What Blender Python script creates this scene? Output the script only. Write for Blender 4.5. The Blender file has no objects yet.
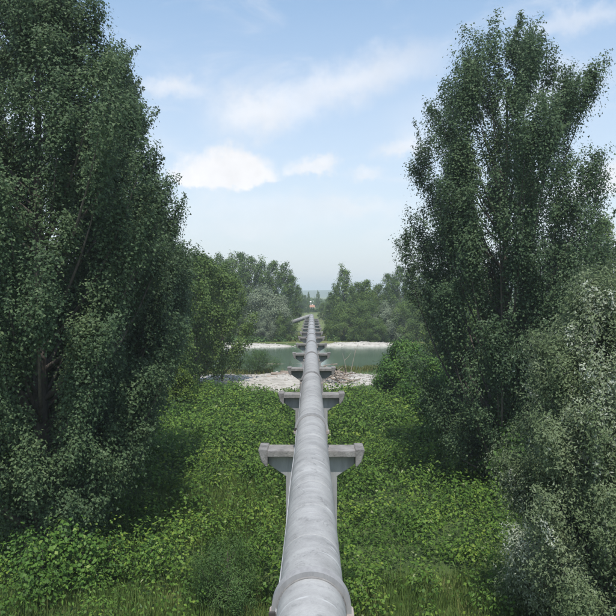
import bpy, bmesh, math, random
import numpy as np
from mathutils import Vector, Matrix

R = math.radians
sc = bpy.context.scene
col = sc.collection

# ------------------------------------------------------------------ camera
CAM_H = 12.0
F = 660.0                      # focal length in pixels of the 616 px photograph
VX, VY = 311.5, 294.0          # where the level +Y direction meets the picture
cam = bpy.data.cameras.new('camera')
cam.sensor_width = 36.0
cam.lens = 36.0 * F / 616.0
cam.clip_start = 0.1
cam.clip_end = 20000
co = bpy.data.objects.new('camera', cam)
col.objects.link(co)
co.location = (0, 0, CAM_H)
co.rotation_euler = (R(90 - math.degrees(math.atan(14 / F))), 0, math.atan(3.5 / F))
sc.camera = co

# ------------------------------------------------------------------ light
SUN_EL, SUN_AZ = 65.0, 3.0    # azimuth: degrees to the right of straight behind the camera
el, az = R(SUN_EL), R(SUN_AZ)
to_sun = Vector((math.sin(az) * math.cos(el), -math.cos(az) * math.cos(el), math.sin(el)))
sun = bpy.data.lights.new('sun', 'SUN')
sun.energy = 3.3
sun.angle = R(0.53)
sun.color = (1.0, 0.955, 0.89)
so = bpy.data.objects.new('sun', sun)
col.objects.link(so)
so.location = (0, -20, 60)
so.rotation_euler = to_sun.to_track_quat('Z', 'Y').to_euler()

def pix(x, y, d):
    """world point that stands at depth d and shows at photograph pixel x, y"""
    return ((x - VX) / F * d, d, CAM_H - (y - VY) / F * d)

def nd(nt, kind, **kw):
    n = nt.nodes.new(kind)
    for k, v in kw.items():
        if k == 'ins':
            for i, val in v.items():
                if isinstance(val, bpy.types.NodeSocket):
                    nt.links.new(val, n.inputs[i])
                else:
                    n.inputs[i].default_value = val
        else:
            setattr(n, k, v)
    return n

def math_n(nt, op, a, b=0.0, clamp=False):
    n = nd(nt, 'ShaderNodeMath', operation=op, ins={0: a, 1: b})
    n.use_clamp = clamp
    return n.outputs[0]

def maprange(nt, v, a, b, c, d, smooth=True):
    n = nd(nt, 'ShaderNodeMapRange', ins={0: v, 1: a, 2: b, 3: c, 4: d})
    n.interpolation_type = 'SMOOTHSTEP' if smooth else 'LINEAR'
    return n.outputs[0]

# ------------------------------------------------------------------ sky
world = bpy.data.worlds.new('World')
sc.world = world
world.use_nodes = True
wt = world.node_tree
wt.nodes.clear()
sky = nd(wt, 'ShaderNodeTexSky', sky_type='NISHITA')
sky.sun_disc = False
sky.sun_elevation = el
sky.sun_rotation = math.pi - az
sky.altitude = 100
sky.air_density = 1.0
sky.dust_density = 1.0
sky.ozone_density = 0.35
tc = nd(wt, 'ShaderNodeTexCoord')
D = tc.outputs['Generated']
warp1 = nd(wt, 'ShaderNodeTexNoise', ins={'Vector': D, 'Scale': 11.0, 'Detail': 6.0, 'Roughness': 0.62})
warp2 = nd(wt, 'ShaderNodeTexNoise', ins={'Vector': D, 'Scale': 40.0, 'Detail': 5.0, 'Roughness': 0.6})
def centred(n, s):
    a = nd(wt, 'ShaderNodeVectorMath', operation='SUBTRACT', ins={0: n.outputs['Color'], 1: (.5, .5, .5)})
    b = nd(wt, 'ShaderNodeVectorMath', operation='SCALE', ins={0: a.outputs[0]})
    b.inputs['Scale'].default_value = s
    return b.outputs[0]
dw = nd(wt, 'ShaderNodeVectorMath', operation='ADD', ins={0: D, 1: centred(warp1, 0.075)}).outputs[0]
dw = nd(wt, 'ShaderNodeVectorMath', operation='ADD', ins={0: dw, 1: centred(warp2, 0.030)}).outputs[0]
def cloud(px, py, rx, ry, inner, amount, base=1.0, rot=0.0):
    """soft cloud round a direction; its under side is flatter (base < 1)"""
    c = Vector(((px - VX) / F, 1, (VY - py) / F)).normalized()
    ex = Vector((1, -c.x / c.y, 0)).normalized()
    ez = ex.cross(c).normalized()
    if ez.z < 0:
        ez = -ez
    ex, ez = ex * math.cos(rot) + ez * math.sin(rot), ez * math.cos(rot) - ex * math.sin(rot)
    off = nd(wt, 'ShaderNodeVectorMath', operation='SUBTRACT', ins={0: dw, 1: tuple(c)}).outputs[0]
    a = nd(wt, 'ShaderNodeVectorMath', operation='DOT_PRODUCT', ins={0: off, 1: tuple(ex / (rx / F))}).outputs['Value']
    b = nd(wt, 'ShaderNodeVectorMath', operation='DOT_PRODUCT', ins={0: off, 1: tuple(ez / (ry / F))}).outputs['Value']
    if base != 1.0:
        lo = math_n(wt, 'MINIMUM', b, 0.0)
        b = math_n(wt, 'ADD', b, math_n(wt, 'MULTIPLY', lo, 1.0 / base - 1.0))
    q = math_n(wt, 'SQRT', math_n(wt, 'ADD', math_n(wt, 'MULTIPLY', a, a), math_n(wt, 'MULTIPLY', b, b)))
    return maprange(wt, q, inner, 1.15, amount, 0.0)
cl = None
for spec in [
    (230, 176, 48, 33, 0.66, 0.98, 0.42), (202, 180, 30, 13, 0.5, 0.9, 0.5), (256, 179, 30, 13, 0.4, 0.8, 0.5),
    (312, 172, 28, 18, 0.4, 0.74, 0.5), (327, 163, 15, 10, 0.2, 0.5, 0.7),
    (398, 152, 36, 15, 0.1, 0.62, 0.6), (366, 175, 22, 10, 0.1, 0.5, 0.7),
    (606, 182, 40, 24, 0.2, 0.8, 0.6),
    (256, 112, 62, 30, 0.0, 0.70, 1.0, 0.2), (350, 84, 120, 28, 0.0, 0.62, 1.0, 0.28), (170, 90, 40, 12, 0.0, 0.55, 1.0, -0.1),
    (575, 22, 70, 14, 0.0, 0.45, 1.0, 0.1), (480, 110, 120, 30, 0.0, 0.22, 1.0, 0.1),
    (300, 214, 150, 22, 0.0, 0.34, 1.0, 0.05), (245, 232, 70, 12, 0.0, 0.26), (360, 205, 60, 12, 0.0, 0.3),
    (40, 130, 120, 40, 0.0, 0.3), (20, 15, 60, 22, 0.0, 0.4)]:
    m = cloud(*spec)
    if cl is None:
        cl = m
    else:   # 1 - (1-a)(1-b)
        inv = math_n(wt, 'MULTIPLY', math_n(wt, 'SUBTRACT', 1.0, cl), math_n(wt, 'SUBTRACT', 1.0, m))
        cl = math_n(wt, 'SUBTRACT', 1.0, inv)
# thin high cloud and scattered cumulus over the rest of the sky
mp = nd(wt, 'ShaderNodeMapping', ins={'Vector': D})
mp.inputs['Scale'].default_value = (2.2, 2.2, 6.0)
cir = nd(wt, 'ShaderNodeTexNoise', ins={'Vector': mp.outputs[0], 'Scale': 2.6, 'Detail': 8.0, 'Roughness': 0.62, 'Distortion': 0.5})
cirm = maprange(wt, cir.outputs['Fac'], 0.46, 0.78, 0.0, 0.42)
cl = math_n(wt, 'SUBTRACT', 1.0, math_n(wt, 'MULTIPLY', math_n(wt, 'SUBTRACT', 1.0, cl), math_n(wt, 'SUBTRACT', 1.0, cirm)))
tone = maprange(wt, warp1.outputs['Fac'], 0.3, 0.7, 0.86, 1.0)
ccol = nd(wt, 'ShaderNodeVectorMath', operation='SCALE', ins={0: (0.985, 0.98, 1.0)})
wt.links.new(math_n(wt, 'MULTIPLY', tone, 5.2), ccol.inputs['Scale'])
mix = nd(wt, 'ShaderNodeMix', data_type='RGBA')
wt.links.new(cl, mix.inputs['Factor'])
sep = nd(wt, 'ShaderNodeSeparateXYZ', ins={0: D})
veil = nd(wt, 'ShaderNodeMix', data_type='RGBA')       # thin bright summer veil, thicker towards the horizon
wt.links.new(maprange(wt, sep.outputs['Z'], -0.02, 0.43, .88, .08, False), veil.inputs['Factor'])
tintn = nd(wt, 'ShaderNodeVectorMath', operation='MULTIPLY', ins={0: sky.outputs[0], 1: (.90, 1.05, 1.03)})
wt.links.new(tintn.outputs[0], veil.inputs['A'])
veil.inputs['B'].default_value = (3.78, 3.66, 3.95, 1)
wt.links.new(veil.outputs['Result'], mix.inputs['A'])
wt.links.new(ccol.outputs[0], mix.inputs['B'])
bg = nd(wt, 'ShaderNodeBackground')
bg.inputs['Strength'].default_value = 0.15
wt.links.new(mix.outputs['Result'], bg.inputs['Color'])
wo = nd(wt, 'ShaderNodeOutputWorld')
wt.links.new(bg.outputs[0], wo.inputs['Surface'])

sc.view_settings.view_transform = 'Standard'
sc.view_settings.look = 'None'
sc.view_settings.exposure = 0.5
sc.view_settings.gamma = 1.0
sc.cycles.max_bounces = 6
sc.cycles.diffuse_bounces = 4
sc.cycles.glossy_bounces = 2
sc.cycles.transmission_bounces = 3
sc.cycles.volume_bounces = 1
sc.cycles.caustics_reflective = False
sc.cycles.caustics_refractive = False

# ------------------------------------------------------------------ materials
def new_mat(name):
    m = bpy.data.materials.new(name)
    m.use_nodes = True
    nt = m.node_tree
    nt.nodes.clear()
    out = nd(nt, 'ShaderNodeOutputMaterial')
    return m, nt, out

def ramp(nt, fac, stops):
    r = nd(nt, 'ShaderNodeValToRGB')
    e = r.color_ramp.elements
    while len(e) > 1:
        e.remove(e[-1])
    e[0].position, e[0].color = stops[0][0], (*stops[0][1], 1)
    for p, c in stops[1:]:
        x = e.new(p)
        x.color = (*c, 1)
    nt.links.new(fac, r.inputs[0])
    return r.outputs[0]

def leaf_mat(name, stops, under=None, trans=0.25, rough=0.55, spec=0.2):
    m, nt, out = new_mat(name)
    at = nd(nt, 'ShaderNodeAttribute', attribute_name='tint')
    oi = nd(nt, 'ShaderNodeObjectInfo')
    f = math_n(nt, 'ADD', at.outputs['Fac'], math_n(nt, 'MULTIPLY', math_n(nt, 'SUBTRACT', oi.outputs['Random'], 0.5), 0.22), True)
    c = ramp(nt, f, stops)
    if under:
        g = nd(nt, 'ShaderNodeNewGeometry')
        mx = nd(nt, 'ShaderNodeMix', data_type='RGBA')
        nt.links.new(g.outputs['Backfacing'], mx.inputs['Factor'])
        nt.links.new(c, mx.inputs['A'])
        mx.inputs['B'].default_value = (*under, 1)
        c = mx.outputs['Result']
    p = nd(nt, 'ShaderNodeBsdfPrincipled', ins={'Base Color': c, 'Roughness': rough, 'Specular IOR Level': spec})
    t = nd(nt, 'ShaderNodeBsdfTranslucent', ins={'Color': c})
    mxs = nd(nt, 'ShaderNodeMixShader', ins={0: trans, 1: p.outputs[0], 2: t.outputs[0]})
    nt.links.new(mxs.outputs[0], out.inputs['Surface'])
    return m

def surf_mat(name, stops, scale=4.0, detail=8.0, rough=0.85, bump=0.3, bdist=0.02, stretch=(1, 1, 1), objvar=0.0, spec=0.3, fine=None):
    m, nt, out = new_mat(name)
    t = nd(nt, 'ShaderNodeTexCoord')
    mp = nd(nt, 'ShaderNodeMapping', ins={'Vector': t.outputs['Object']})
    mp.inputs['Scale'].default_value = stretch
    oi = nd(nt, 'ShaderNodeObjectInfo')
    sh = nd(nt, 'ShaderNodeVectorMath', operation='SCALE', ins={0: (17.0, 31.0, 23.0)})
    nt.links.new(oi.outputs['Random'], sh.inputs['Scale'])
    v = nd(nt, 'ShaderNodeVectorMath', operation='ADD', ins={0: mp.outputs[0], 1: sh.outputs[0]}).outputs[0]
    n = nd(nt, 'ShaderNodeTexNoise', ins={'Vector': v, 'Scale': scale, 'Detail': detail, 'Roughness': 0.65})
    f = n.outputs['Fac']
    if objvar:
        f = math_n(nt, 'ADD', f, math_n(nt, 'MULTIPLY', math_n(nt, 'SUBTRACT', oi.outputs['Random'], 0.5), objvar), True)
    c = ramp(nt, f, stops)
    p = nd(nt, 'ShaderNodeBsdfPrincipled', ins={'Base Color': c, 'Roughness': rough, 'Specular IOR Level': spec})
    b = nd(nt, 'ShaderNodeTexNoise', ins={'Vector': v, 'Scale': fine or scale * 6, 'Detail': 6.0})
    bp = nd(nt, 'ShaderNodeBump', ins={'Height': b.outputs['Fac'], 'Strength': bump, 'Distance': bdist})
    nt.links.new(bp.outputs[0], p.inputs['Normal'])
    nt.links.new(p.outputs[0], out.inputs['Surface'])
    return m

M = {}
M['poplar'] = leaf_mat('poplar_leaf', [(0, (.045, .080, .040)), (.5, (.078, .128, .058)), (1, (.135, .19, .085))], under=(.11, .155, .09), trans=.32, rough=.55, spec=.2)
M['poplar_far'] = leaf_mat('far_poplar_leaf', [(0, (.055, .098, .030)), (.5, (.105, .165, .046)), (1, (.17, .23, .068))], trans=.28, spec=.12, rough=.6)
M['lime'] = leaf_mat('yellow_green_leaf', [(0, (.06, .11, .02)), (.5, (.11, .17, .03)), (1, (.18, .23, .045))], trans=.3)
M['willow'] = leaf_mat('grey_willow_leaf', [(0, (.12, .155, .095)), (.5, (.19, .23, .145)), (1, (.30, .335, .23))], under=(.23, .265, .185), trans=.25, spec=.12, rough=.6)
M['silver'] = leaf_mat('silver_leaf', [(0, (.075, .115, .05)), (.5, (.13, .175, .082)), (.75, (.19, .235, .13)), (1, (.48, .51, .42))], under=(.16, .205, .12), trans=.32, rough=.6, spec=.15)
M['broad'] = leaf_mat('broad_green_leaf', [(0, (.04, .095, .02)), (.5, (.08, .165, .03)), (.85, (.13, .225, .042)), (1, (.20, .275, .065))], under=(.10, .16, .07), trans=.28)
M['cover'] = leaf_mat('bramble_leaf', [(0, (.055, .115, .022)), (.45, (.105, .195, .034)), (.75, (.165, .255, .04)), (.97, (.25, .31, .055)), (1, (.36, .40, .28))], under=(.12, .18, .075), trans=.32, spec=.2, rough=.55)
M['feather'] = leaf_mat('feathery_leaf', [(0, (.04, .085, .026)), (.5, (.075, .14, .04)), (1, (.12, .19, .06))], trans=.25)
M['grass'] = leaf_mat('grass_blade', [(0, (.08, .14, .032)), (.5, (.15, .21, .055)), (.8, (.27, .26, .10)), (1, (.44, .38, .21))], trans=.25)
M['drygrass'] = leaf_mat('meadow_blade', [(0, (.09, .12, .03)), (.5, (.16, .17, .05)), (1, (.30, .26, .11))], trans=.25)
M['bark'] = surf_mat('bark', [(.3, (.05, .043, .035)), (.7, (.15, .13, .11))], 5, stretch=(1, 1, .3), bump=.6)
M['wood'] = surf_mat('driftwood', [(.3, (.20, .15, .115)), (.7, (.42, .36, .31))], 6, bump=.5)
M['concrete'] = surf_mat('weathered_concrete', [(.25, (.19, .185, .185)), (.5, (.28, .275, .275)), (.75, (.36, .355, .35))], 2.2, bump=.45, bdist=.02, objvar=.10, rough=.9, stretch=(1.6, 1, .3))
M['cap'] = surf_mat('stained_cap_concrete', [(.25, (.09, .085, .08)), (.5, (.205, .195, .188)), (.78, (.31, .298, .288))], 3.0, bump=.6, bdist=.03, objvar=.12, rough=.92)
M['saddle'] = surf_mat('saddle_concrete', [(.3, (.26, .22, .20)), (.7, (.38, .34, .32))], 5, bump=.4, objvar=.1)
M['soil'] = surf_mat('soil_and_litter', [(.3, (.035, .060, .018)), (.55, (.06, .095, .025)), (.75, (.09, .11, .04))], .5, bump=.6, bdist=.1)
M['meadow'] = surf_mat('far_meadow', [(.3, (.075, .105, .028)), (.55, (.13, .15, .045)), (.8, (.22, .20, .085))], .08, bump=.6, bdist=.2, fine=1.5)
M['gravel'] = surf_mat('pale_gravel', [(.3, (.24, .22, .19)), (.5, (.40, .375, .335)), (.75, (.52, .495, .455))], .9, bump=.9, bdist=.06, fine=7.0)
M['pebble'] = surf_mat('pebble_stone', [(.25, (.26, .24, .215)), (.5, (.44, .415, .38)), (.8, (.62, .60, .57))], .7, bump=.2, objvar=.3)
M['hill'] = surf_mat('wooded_hill', [(.3, (.03, .05, .025)), (.7, (.07, .10, .04))], .01, bump=.2, bdist=1)
M['plaster'] = surf_mat('pale_plaster', [(.3, (.62, .58, .52)), (.7, (.74, .71, .66))], 1.0, bump=.1)
M['tile'] = surf_mat('orange_roof_tile', [(.3, (.28, .14, .09)), (.7, (.38, .21, .14))], 3.0, bump=.4)
M['pane'] = surf_mat('dark_window_pane', [(.3, (.02, .025, .03)), (.7, (.04, .045, .05))], 1.0, rough=.1, bump=0, spec=.6)
M['cable'] = surf_mat('grey_conduit', [(.3, (.30, .30, .31)), (.7, (.42, .42, .43))], 3, rough=.6, bump=.1)
M['steel'] = surf_mat('dark_clamp_steel', [(.3, (.03, .03, .03)), (.7, (.07, .06, .055))], 4, rough=.6, bump=.2)

def pipe_material():
    """pale cast concrete: cloudy tone, thin rings left by the moulds, long hairline cracks, grey lichen stains"""
    m, nt, out = new_mat('pipe_concrete')
    g = nd(nt, 'ShaderNodeNewGeometry')
    P = g.outputs['Position']
    oi = nd(nt, 'ShaderNodeObjectInfo')
    n1 = nd(nt, 'ShaderNodeTexNoise', ins={'Vector': P, 'Scale': 1.3, 'Detail': 9.0, 'Roughness': .68})
    c = ramp(nt, math_n(nt, 'ADD', n1.outputs['Fac'], math_n(nt, 'MULTIPLY', math_n(nt, 'SUBTRACT', oi.outputs['Random'], .5), .16)),
             [(.25, (.20, .197, .193)), (.5, (.295, .291, .285)), (.75, (.375, .37, .362))])
    # streaks round the pipe
    mp = nd(nt, 'ShaderNodeMapping', ins={'Vector': P})
    mp.inputs['Scale'].default_value = (.5, 2.2, .5)
    n2 = nd(nt, 'ShaderNodeTexNoise', ins={'Vector': mp.outputs[0], 'Scale': 2.0, 'Detail': 5.0, 'Roughness': .6})
    k = maprange(nt, n2.outputs['Fac'], .30, .70, .92, 1.06)
    # lichen and dirt
    n3 = nd(nt, 'ShaderNodeTexNoise', ins={'Vector': P, 'Scale': 3.2, 'Detail': 10.0, 'Roughness': .75, 'Distortion': .8})
    k2 = maprange(nt, n3.outputs['Fac'], .53, .68, 1.0, .62)
    n5 = nd(nt, 'ShaderNodeTexNoise', ins={'Vector': P, 'Scale': 26.0, 'Detail': 6.0, 'Roughness': .7})
    k3 = maprange(nt, n5.outputs['Fac'], .3, .7, .93, 1.07)
    # pale mineral runs
    mp4 = nd(nt, 'ShaderNodeMapping', ins={'Vector': P})
    mp4.inputs['Scale'].default_value = (1.5, 9.0, 1.5)
    mp4.inputs['Rotation'].default_value = (0, 0, .35)
    n4 = nd(nt, 'ShaderNodeTexNoise', ins={'Vector': mp4.outputs[0], 'Scale': 1.1, 'Detail': 4.0})
    wht = maprange(nt, n4.outputs['Fac'], .62, .70, 0.0, .6)
    kk = math_n(nt, 'MULTIPLY', math_n(nt, 'MULTIPLY', k, k2), k3)
    sc_ = nd(nt, 'ShaderNodeVectorMath', operation='SCALE', ins={0: c})
    nt.links.new(kk, sc_.inputs['Scale'])
    mx = nd(nt, 'ShaderNodeMix', data_type='RGBA')
    nt.links.new(wht, mx.inputs['Factor'])
    nt.links.new(sc_.outputs[0], mx.inputs['A'])
    mx.inputs['B'].default_value = (.50, .50, .50, 1)
    p = nd(nt, 'ShaderNodeBsdfPrincipled', ins={'Base Color': mx.outputs['Result'], 'Roughness': .7, 'Specular IOR Level': .35})
    bp = nd(nt, 'ShaderNodeBump', ins={'Height': n5.outputs['Fac'], 'Strength': .35, 'Distance': .012})
    nt.links.new(bp.outputs[0], p.inputs['Normal'])
    nt.links.new(p.outputs[0], out.inputs['Surface'])
    return m
M['pipe'] = pipe_material()

def water_material():
    m, nt, out = new_mat('milky_green_water')
    g = nd(nt, 'ShaderNodeNewGeometry')
    mp = nd(nt, 'ShaderNodeMapping', ins={'Vector': g.outputs['Position']})
    mp.inputs['Scale'].default_value = (.25, 1.0, 1.0)
    n1 = nd(nt, 'ShaderNodeTexNoise', ins={'Vector': mp.outputs[0], 'Scale': .10, 'Detail': 4.0})
    c = ramp(nt, n1.outputs['Fac'], [(.3, (.065, .105, .075)), (.7, (.105, .15, .108))])
    n2 = nd(nt, 'ShaderNodeTexNoise', ins={'Vector': mp.outputs[0], 'Scale': 1.6, 'Detail': 5.0, 'Roughness': .6})
    p = nd(nt, 'ShaderNodeBsdfPrincipled', ins={'Base Color': c, 'Roughness': .10, 'IOR': 1.33})
    bp = nd(nt, 'ShaderNodeBump', ins={'Height': n2.outputs['Fac'], 'Strength': .2, 'Distance': .08})
    nt.links.new(bp.outputs[0], p.inputs['Normal'])
    nt.links.new(p.outputs[0], out.inputs['Surface'])
    return m
M['water'] = water_material()

# ------------------------------------------------------------------ mesh helpers
def link(name, me, mat=None, parent=None, loc=None, **props):
    o = bpy.data.objects.new(name, me)
    col.objects.link(o)
    if mat:
        me.materials.clear()
        me.materials.append(M[mat])
    if parent:
        o.parent = parent
    if loc is not None:
        o.location = loc
    for k, v in props.items():
        o[k] = v
    return o

def thing(name, label, category, loc=(0, 0, 0), group=None, rz=0.0):
    o = bpy.data.objects.new(name, None)
    col.objects.link(o)
    o.empty_display_size = .2
    o.location = loc
    o.rotation_euler = (0, 0, rz)
    o['label'], o['category'] = label, category
    if group:
        o['group'] = group
    return o

def mesh_np(name, verts, loops, nper, tint=None, smooth=False):
    """mesh from arrays; every face has nper corners"""
    me = bpy.data.meshes.new(name)
    nf = len(loops) // nper
    me.vertices.add(len(verts))
    me.vertices.foreach_set('co', np.ascontiguousarray(verts, dtype=np.float32).ravel())
    me.loops.add(len(loops))
    me.loops.foreach_set('vertex_index', np.ascontiguousarray(loops, dtype=np.int32))
    me.polygons.add(nf)
    me.polygons.foreach_set('loop_start', np.arange(0, nf * nper, nper, dtype=np.int32))
    me.polygons.foreach_set('loop_total', np.full(nf, nper, dtype=np.int32))
    if smooth:
        me.polygons.foreach_set('use_smooth', np.ones(nf, dtype=bool))
    if tint is not None:
        a = me.attributes.new('tint', 'FLOAT', 'FACE')
        a.data.foreach_set('value', np.ascontiguousarray(tint, dtype=np.float32))
    me.update(calc_edges=True)
    return me

def unit(v):
    return v / np.maximum(np.linalg.norm(v, axis=1, keepdims=True), 1e-6)

def leaf_mesh(name, p, axis, nrm, L, W, tint, fine=False):
    """one folded diamond per leaf; fine leaves are small triangles"""
    n = len(p)
    c = unit(nrm)
    a = unit(axis - (axis * c).sum(1)[:, None] * c)
    b = np.cross(a, c)
    L = L[:, None]
    W = W[:, None]
    if fine:
        v = np.empty((n, 3, 3))
        v[:, 0] = p + b * W * .5
        v[:, 1] = p + a * L
        v[:, 2] = p - b * W * .5
        return mesh_np(name, v.reshape(-1, 3), np.arange(3 * n), 3, np.clip(tint, 0, 1))
    v = np.empty((n, 4, 3))
    v[:, 0] = p
    v[:, 1] = p + a * L * .45 + b * W * .5 + c * L * .10
    v[:, 2] = p + a * L
    v[:, 3] = p + a * L * .45 - b * W * .5 + c * L * .10
    return mesh_np(name, v.reshape(-1, 3), np.arange(4 * n), 4, np.clip(tint, 0, 1))

def tubes(name, paths, sides=5):
    """paths: list of (points, radii) -> one mesh of tapered tubes that grow out of each other"""
    V, Fc, base = [], [], 0
    for pts, rad in paths:
        pts = np.asarray(pts, float)
        t = np.gradient(pts, axis=0)
        t = unit(t)
        ref = np.array([0.0, 0, 1]) if abs(t[0, 2]) < .9 else np.array([1.0, 0, 0])
        for i in range(len(pts)):
            u = np.cross(t[i], ref)
            u /= max(np.linalg.norm(u), 1e-6)
            w = np.cross(t[i], u)
            for s in range(sides):
                an = 2 * math.pi * s / sides
                V.append(pts[i] + rad[i] * (math.cos(an) * u + math.sin(an) * w))
        for i in range(len(pts) - 1):
            for s in range(sides):
                s2 = (s + 1) % sides
                Fc += [base + i * sides + s, base + i * sides + s2, base + (i + 1) * sides + s2, base + (i + 1) * sides + s]
        base += len(pts) * sides
    return mesh_np(name, np.array(V), np.array(Fc), 4, smooth=True)

def bm_mesh(name, fn, bevel=0.0):
    bm = bmesh.new()
    fn(bm)
    bmesh.ops.recalc_face_normals(bm, faces=bm.faces)
    if bevel:
        bmesh.ops.bevel(bm, geom=list(bm.edges), offset=bevel, segments=2, affect='EDGES', clamp_overlap=True)
    me = bpy.data.meshes.new(name)
    bm.to_mesh(me)
    bm.free()
    return me

def prism(bm, poly, y0, y1):
    """polygon in x, z pushed from y0 to y1"""
    a = [bm.verts.new((x, y0, z)) for x, z in poly]
    b = [bm.verts.new((x, y1, z)) for x, z in poly]
    bm.faces.new(a)
    bm.faces.new(b[::-1])
    n = len(poly)
    for i in range(n):
        bm.faces.new((a[i], b[i], b[(i + 1) % n], a[(i + 1) % n]))

def box(bm, x0, x1, y0, y1, z0, z1):
    prism(bm, [(x0, z0), (x1, z0), (x1, z1), (x0, z1)], y0, y1)

def wave(x, y, s, seed=0.0, oct=4):
    """smooth value in about -1..1"""
    r = np.random.default_rng(int(seed * 97) + 5)
    out, amp, tot = 0, 1.0, 0.0
    for o in range(oct):
        f = 2 * math.pi / s * 1.9 ** o
        for _ in range(3):
            a = r.uniform(0, 2 * math.pi)
            out = out + amp * np.sin(f * (x * math.cos(a) + y * math.sin(a)) * r.uniform(.7, 1.3) + r.uniform(0, 6.28)) / 2
        tot += amp
        amp *= .55
    return out / tot

# ------------------------------------------------------------------ land
def near_edge(x):
    return 104 + 3.0 * np.sin(x / 19 + .4) + 1.3 * np.sin(x / 6.1) - .03 * x
def far_edge(x):
    return 154 + 3 * np.sin(x / 33 + 1.2) + 1.2 * np.sin(x / 9.0)
def land_z(x, y):
    sm = lambda t: np.clip(t, 0, 1) ** 2 * (3 - 2 * np.clip(t, 0, 1))
    inside = sm((y - near_edge(x) + 2.5) / 6) * sm((far_edge(x) + 2.5 - y) / 6)
    near = np.clip((140 - y) / 30, 0, 1)
    z = .10 * wave(x, y, 23, 1) * np.clip(1 - (y - 600) / 200, 0, 1) - 1.7 * inside
    return z

def sheet(name, xs, ys, zf):
    X, Y = np.meshgrid(xs, ys)
    Z = zf(X, Y)
    nx, ny = len(xs), len(ys)
    idx = np.arange(nx * ny).reshape(ny, nx)
    q = np.stack([idx[:-1, :-1], idx[:-1, 1:], idx[1:, 1:], idx[1:, :-1]], -1).reshape(-1)
    return mesh_np(name, np.stack([X, Y, Z], -1).reshape(-1, 3), q, 4, smooth=True)

xs = np.concatenate([np.linspace(-6000, -140, 24), np.linspace(-130, 130, 80), np.linspace(140, 6000, 24)])
ys = np.concatenate([np.linspace(-60, 78, 60), np.linspace(80, 178, 80), np.linspace(181, 420, 40), np.linspace(450, 8000, 40)])
o = link('ground', sheet('ground', xs, ys, land_z), 'soil', kind='structure')
# far meadow covers the land beyond the river
xm = np.concatenate([np.linspace(-6000, -140, 24), np.linspace(-130, 130, 90), np.linspace(140, 6000, 24)])
ym = np.concatenate([np.linspace(160, 200, 30), np.linspace(205, 420, 40), np.linspace(450, 8000, 40)])
link('meadow', sheet('meadow', xm, ym, lambda x, y: land_z(x, y) + .05 + .06 * np.clip((y - 162) / 20, 0, 1)), 'meadow', kind='structure')
xs2 = np.linspace(-420, 420, 8)
link('river_water', sheet('river_water', xs2, np.array([96.0, 130.0, 166.0]), lambda x, y: x * 0 - .5), 'water', kind='structure')

def hill_z(x, y):
    ridge = np.exp(-((y - 2900) / 300) ** 2)
    return -3 + ridge * (28 + 9 * wave(x, y * 0, 1300, 3) + 3 * wave(x, y * 0, 250, 4))
link('hills', sheet('hills', np.linspace(-5500, 5500, 160), np.linspace(2100, 3900, 24), hill_z), 'hill', kind='structure')

# gravel bars: low swells of pale shingle
def bar(name, outline_n, x0, x1, yc, half, h):
    xsb = np.linspace(x0, x1, outline_n)
    vs = np.linspace(-1, 1, 26)
    X = np.repeat(xsb[None], len(vs), 0)
    T = np.sin(math.pi * np.clip((xsb - x0) / (x1 - x0), 0, 1)) ** .45
    Hw = half * T + .15 * half * wave(xsb, xsb * 0, 11, 7)
    Yc = yc(xsb)
    Y = Yc[None] + vs[:, None] * np.maximum(Hw, .05)[None]
    prof = (1 - vs[:, None] ** 2) ** .7 * T[None]
    Z = land_z(X, Y) * 0 - .62 + (h + .62) * prof + .12 * wave(X, Y, 3.0, 9) * prof
    idx = np.arange(X.size).reshape(X.shape)
    q = np.stack([idx[:-1, :-1], idx[:-1, 1:], idx[1:, 1:], idx[1:, :-1]], -1).reshape(-1)
    me = mesh_np(name, np.stack([X, Y, Z], -1).reshape(-1, 3), q, 4, smooth=True)
    return link(name, me, 'gravel', kind='structure'), (X, Y, Z)
_, nb = bar('gravel_bar', 90, -34, 17, lambda x: near_edge(x) - 14.0, 15.0, .40)
_, fb = bar('gravel_bar', 90, -62, -2.5, lambda x: far_edge(x) + 2.0 + 0 * x, 5.0, .40)
_, fb2 = bar('gravel_bar', 60, 1.5, 22, lambda x: far_edge(x) + 2.0, 3.2, .35)

rng = np.random.default_rng(11)
# pebbles lying on the bars: too small to pick apart
def pebbles(name, grids, n, smin, smax, label):
    ico = bmesh.new()
    bmesh.ops.create_icosphere(ico, subdivisions=1, radius=1)
    iv = np.array([v.co[:] for v in ico.verts])
    itri = np.array([[v.index for v in f.verts] for f in ico.faces])
    ico.free()
    V, T = [], []
    for (X, Y, Z), k in zip(grids, n):
        r_, c_ = X.shape
        i = rng.integers(2, r_ - 2, k)
        j = rng.integers(2, c_ - 2, k)
        fy = rng.random(k)
        fx = rng.random(k)
        P = np.stack([X[i, j] + fx * (X[i, j + 1] - X[i, j]), Y[i, j] + fy * (Y[i + 1, j] - Y[i, j]), Z[i, j]], -1)
        s = smin + (smax - smin) * rng.random(k) ** 3
        S = np.stack([s * rng.uniform(.8, 1.5, k), s * rng.uniform(.7, 1.2, k), s * rng.uniform(.4, .75, k)], -1)
        base = sum(len(v) for v in V)
        jit = 1 + .18 * rng.standard_normal((k, len(iv), 1))
        V.append((P[:, None] + iv[None] * S[:, None] * jit).reshape(-1, 3))
        T.append((np.arange(k)[:, None, None] * len(iv) + itri[None] + base).reshape(-1))
    me = mesh_np(name, np.concatenate(V), np.concatenate(T), 3)
    return link(name, me, 'pebble', kind='stuff', label=label, category='pebbles')
pebbles('pebbles', [nb, fb, fb2], [1900, 1000, 350], .05, .30, 'pale pebbles strewn over the gravel bars by the river')

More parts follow.
